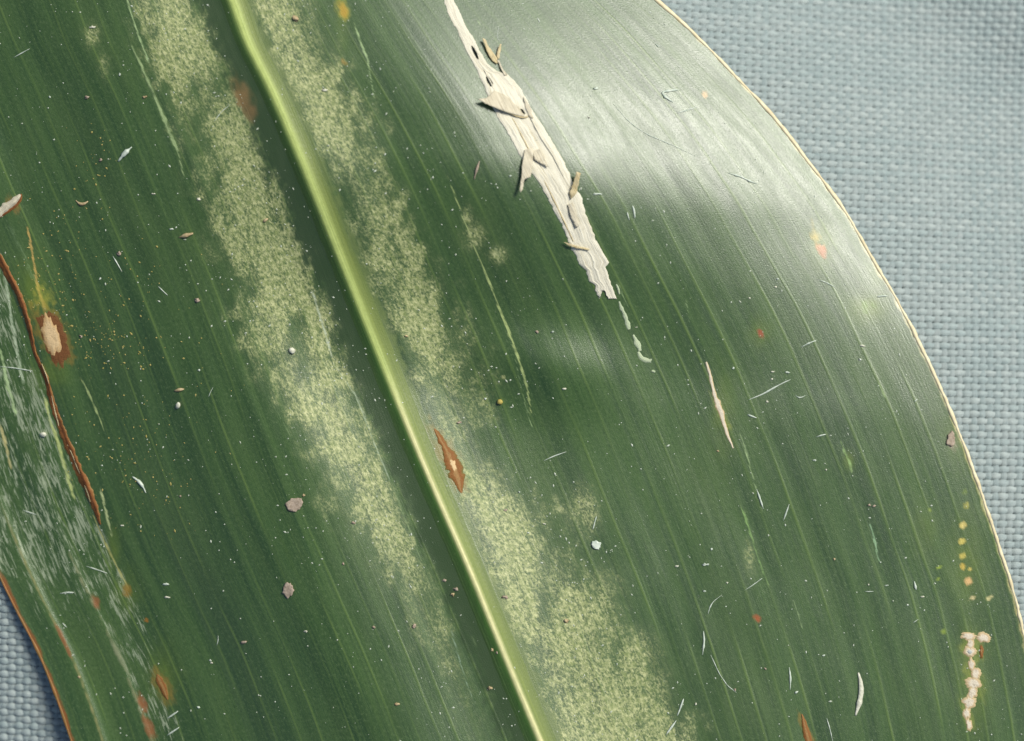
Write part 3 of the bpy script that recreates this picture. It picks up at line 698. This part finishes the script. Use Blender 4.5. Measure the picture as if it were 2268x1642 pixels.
fibre('plant_fibre', [(293,1056),(308,1066),(318,1080),(323,1092)], 3.0, M_fibre, 'pale curved fibre beside the brown split', 'fibre')
fibre('plant_fibre', [(262,358),(270,347),(280,336),(292,326)], 4.0, M_fibre, 'pale thick fibre stub left of the mottled band', 'fibre')
fibre('plant_fibre', [(386,866),(396,864),(408,862)], 3.2, M_straw, 'tiny tan pointed chaff scrap on plain green leaf', 'chaff')
fibre('plant_fibre', [(582,492),(588,488),(594,484)], 2.6, M_straw, 'tiny pinkish chaff rod on the mottled band', 'chaff')
for pts, r in [([(1500,251),(1522,244),(1545,237)],1.6),([(1313,431),(1323,428),(1334,431)],2.6),([(1401,456),(1405,468),(1406,484)],3.4),([(1389,470),(1391,480),(1394,488)],2.6),
    ([(1204,1021),(1228,1010),(1254,1001)],1.6),([(1775,769),(1790,761),(1808,754)],2.2),([(1811,619),(1830,626),(1851,637)],1.5),([(1942,658),(1955,655),(1966,656)],2.4),
    ([(1762,876),(1770,884),(1784,876)],1.8),([(1321,1144),(1317,1158),(1313,1174)],2.0),([(1514,1548),(1508,1566),(1500,1586)],3.0),([(1498,1596),(1488,1610),(1475,1628)],2.4),
    ([(1676,1084),(1683,1104),(1691,1128)],2.4),([(1748,1117),(1742,1134),(1735,1154)],1.8),([(1558,1398),(1560,1420),(1556,1451)],2.8),([(1574,1451),(1594,1494),(1612,1520),(1631,1534)],1.3),
    ([(1599,1318),(1579,1333),(1572,1345),(1568,1361)],1.4),([(1649,1308),(1668,1296),(1688,1281)],1.4),([(1748,1478),(1751,1502),(1750,1528)],2.2),([(1831,1591),(1838,1614),(1845,1645)],1.4),
    ([(2025,1288),(2027,1297),(2029,1307)],3.0),([(370,1592),(382,1584),(395,1575)],3.0),([(370,1629),(384,1620),(397,1611)],3.0),([(133,1315),(148,1312),(163,1313)],2.2),
    ([(250,568),(260,584),(270,602)],1.6),([(350,634),(362,646),(372,655)],1.2),([(480,1430),(484,1420),(483,1408)],1.1),([(462,880),(466,868),(472,858)],.9),([(1105,60),(1101,75),(1104,92)],1.0),
    ([(1190,40),(1196,50)],1.6),([(1450,95),(1462,108),(1460,100)],1.2),([(510,232),(490,248),(474,270)],1.1),([(30,128),(48,118),(66,108)],1.4),([(0,812),(30,815),(72,822)],1.4),
    ([(190,1254),(215,1262),(238,1270)],1.6),([(50,1130),(62,1134),(80,1140)],1.2),([(138,1380),(148,1390)],1.8),([(2025,890),(2032,884)],1.6),([(1655,918),(1664,922),(1676,926)],2.0),([(1808,968),(1820,964),(1830,962)],2.0),
    ([(1915,1310),(1925,1311),(1935,1310)],1.2),([(1768,1531),(1760,1536)],2.4),([(2022,1380),(2034,1372)],1.2)]:
    L = sum(math.dist(pts[i], pts[i + 1]) for i in range(len(pts) - 1)); bend = L / math.dist(pts[0], pts[-1])
    lab = ('short' if L < 26 else 'long' if L > 55 else 'slender') + (' bent' if bend > 1.02 else ' straight') + ' pale fibre ' + near(*pts[len(pts) // 2])
    fibre('plant_fibre', pts, r * .78, M_fibre, lab, 'fibre', G)

def grain(name, x, y, rx, ry, rz, mat, label, cat, group=None, seed=0, lumps=.28):
    bm = bmesh.new(); bmesh.ops.create_icosphere(bm, subdivisions=2, radius=1)
    q = np.array([v.co for v in bm.verts]); r = 1 + lumps * noise(q[:, 0] * 1.7 + seed * 5, q[:, 1] * 1.7 + q[:, 2], 97) + lumps * .5 * noise(q[:, 0] * 4 + seed, q[:, 1] * 4 + q[:, 2] * 3, 98)
    q = q * r[:, None]; a = seed * 1.3
    gx = x + (q[:, 0] * math.cos(a) - q[:, 1] * math.sin(a)) * rx; gy = y + (q[:, 0] * math.sin(a) + q[:, 1] * math.cos(a)) * ry
    gz = leaf_z(gx, gy) + rz * .55 + q[:, 2] * rz
    Wd = world(gx, gy, gz)
    for v, c in zip(bm.verts, Wd): v.co = c
    me = bpy.data.meshes.new(name); bm.to_mesh(me); bm.free(); me.materials.append(mat)
    me.polygons.foreach_set('use_smooth', [True] * len(me.polygons))
    o = bpy.data.objects.new(name, me); C.objects.link(o)
    return tag(o, label, cat, group)
def scrap(x, y, r, mat, label, cat, seed, group=None, sy=1.0):
    """thin ragged scrap lying on the leaf"""
    n = 22; pts = []
    rr = random.Random(seed)
    for k in range(n):
        a = 2 * math.pi * k / n; q = r * (.95 + .38 * float(fbm(np.float64(2 * math.cos(a) + seed * 7.7), np.float64(2 * math.sin(a)), 96, 3)) + .22 * (rr.random() - .5))
        pts.append((x + q * math.cos(a), y + q * sy * math.sin(a), 2.2))
    return tag(flake(pts, mat, 'chaff_scrap', None, 2.2, seed, None, 2, 1.2), label, cat, group)
scrap(652, 1117, 19, M_crumb, 'ragged pinkish chaff scrap left of the midrib on plain green leaf', 'chaff', 21, None, .75)
scrap(639, 1308, 12, M_crumb, 'small crumbly tan scrap between two green veins', 'chaff', 22, None, 1.5)
scrap(1321, 1207, 12, M_fibre, 'small square white chip right of the mottled band', 'chip', 23, None, .8)
scrap(2107, 975, 10, M_crumb, 'greyish crumb patch against the cream leaf edge', 'crumb', 24, None, 1.7)
grain('grain', 1107, 891, 7, 6, 6, M_yellow_grain, 'yellow grain right of the mottled band', 'grain', None, 2)
grain('grain', 394, 899, 6, 7, 5, M_white_grain, 'pale round grain on plain green leaf', 'grain', None, 3)
grain('grain', 647, 777, 8, 7, 5, M_white_grain, 'white round grain on the mottled band left of the midrib', 'grain', None, 4)
grain('grain', 95, 963, 7, 6, 5, M_white_grain, 'white grain left of the brown split', 'grain', None, 5)
GG = 'tiny tan crumbs scattered on the leaf'; GL = 'tiny tan crumb lying on the green leaf'
for k, (x, y, r) in enumerate([(654,43,7),(437,665,5),(264,562,6),(1002,1317,6),(1009,1306,5),(1119,1323,6),(1254,1376,7),(917,1388,6),(829,1389,6),(1090,1440,4),(539,1424,6),(782,1157,6),(672,1097,4),(400,1100,4),(180,745,6),(175,1500,3),
    (985,1287,4),(1100,1447,4),(1085,1525,6),(222,355,5),(192,216,5),(320,215,5),(1695,1482,4),(1628,1528,4),(1848,1238,4),(1926,1120,4),(1935,1122,4),(1590,1000,3),(1018,935,5),(1120,1130,4),(880,1560,5),(760,1250,4),(1190,735,4),(900,745,4)]):
    grain('crumb', x, y, r * (.6 + .4 * random.random()), r * (.5 + .3 * random.random()), r * .45, M_crumb if k % 3 else M_straw, ('tiny pinkish crumb ' if k % 3 else 'tiny straw coloured crumb ') + near(x, y), 'crumb', GG, k + 7, .9)
WG = 'tiny white specks scattered on the leaf'; WL = 'tiny white speck on the green leaf'
for k, (x, y, r) in enumerate([(1224,735,5),(1249,862,5),(1075,884,5),(677,1399,5),(367,1294,6),(369,1323,5),(440,1567,5),(467,1469,4),(465,1463,4),(270,1164,4),(440,820,5),(340,430,4),(380,508,4),(440,442,5),(265,165,6),(205,60,5),(110,215,5),(1718,636,4),(1722,618,4),(1911,767,5),(1905,797,5),(1711,823,4),(1744,825,5),
    (1710,840,4),(1624,815,4),(1700,890,5),(1950,1246,4),(1924,1295,4),(1963,1297,4),(2042,1322,4),(1577,1216,5),(1541,1559,6),(1563,1251,6),(1610,1291,4),(1825,1452,5),(1660,660,3),(2010,1340,3),(1500,1255,4),(1170,1180,4),(1205,1160,4),(1150,1090,4),(720,200,5),(520,420,4),(1410,725,3),(1804,1020,4),(1830,1041,4),(1560,1310,4),(1305,260,4),(1320,195,5),(1190,310,5),(1130,390,4)]):
    grain('speck', x, y, r * (.4 + .7 * random.random()), r * .45, r * .32, M_white_grain if k % 2 else M_fibre, ('tiny cream speck ' if k % 2 else 'tiny white speck ') + near(x, y), 'speck', WG, k + 50, .9)

# uncountable dust: one mesh each
def dust(name, n, sampler, rmin, rmax, mat, label):
    V = []; Fc = []
    xs, ys = sampler(n); base = np.array([[1, 0, 0], [0, 1, 0], [-1, 0, 0], [0, -1, 0], [0, 0, 1.0], [0, 0, -1.0]])
    zs = leaf_z(xs, ys)
    fs = [(0,1,4),(1,2,4),(2,3,4),(3,0,4),(1,0,5),(2,1,5),(3,2,5),(0,3,5)]
    for k in range(len(xs)):
        r = rmin + (rmax - rmin) * random.random() ** 2.2; a = random.random() * 6.3
        q = base * np.array([r * (.6 + 1.1 * random.random() ** 2), r * .7, r * .45])
        x = q[:, 0] * math.cos(a) - q[:, 1] * math.sin(a); y = q[:, 0] * math.sin(a) + q[:, 1] * math.cos(a)
        b = len(V); V.extend(world(xs[k] + x, ys[k] + y, zs[k] + q[:, 2] + r * .2).tolist()); Fc.extend([tuple(b + i for i in f) for f in fs])
    o = mesh_obj(name, V, Fc, mat, None, False); o['kind'] = 'stuff'; tag(o, label, 'dust'); return o
def samp_all(n):
    xs, ys = [], []
    while len(xs) < n:
        y = random.uniform(-60, 1700); u = random.uniform(-.97, .97); x = float(from_u(np.float64(u), np.float64(y)))
        p = .35 + .65 * math.exp(-((abs(u) - .15) / .13) ** 2) + (.35 if u > .75 and y > 900 else 0)
        if random.random() < p * (.6 + .6 * float(noise(x / 90, y / 120, 99))): xs.append(x); ys.append(y)
    return np.array(xs), np.array(ys)
def samp_left(n):
    c = [(210,390,26,60),(130,560,30,50),(150,640,22,40),(260,790,60,20),(300,640,60,60),(350,760,90,80),(260,960,70,60),(360,1010,70,70),(330,1130,60,50),(75,645,22,46),(230,740,40,30)]
    xs, ys = [], []
    for _ in range(n):
        a = random.choice(c); xs.append(random.gauss(a[0], a[2])); ys.append(random.gauss(a[1], a[3]))
    xs = np.array(xs); ys = np.array(ys); ok = to_u(xs, ys) > -.95
    return xs[ok], ys[ok]
dust('dust', 2600, samp_all, .9, 3.0, M_dust, 'fine pale dust specks sprinkled over the whole leaf')
dust('dust', 420, samp_left, 1.2, 3.4, M_spore, 'yellowish powder specks sprinkled left of the mottled band')
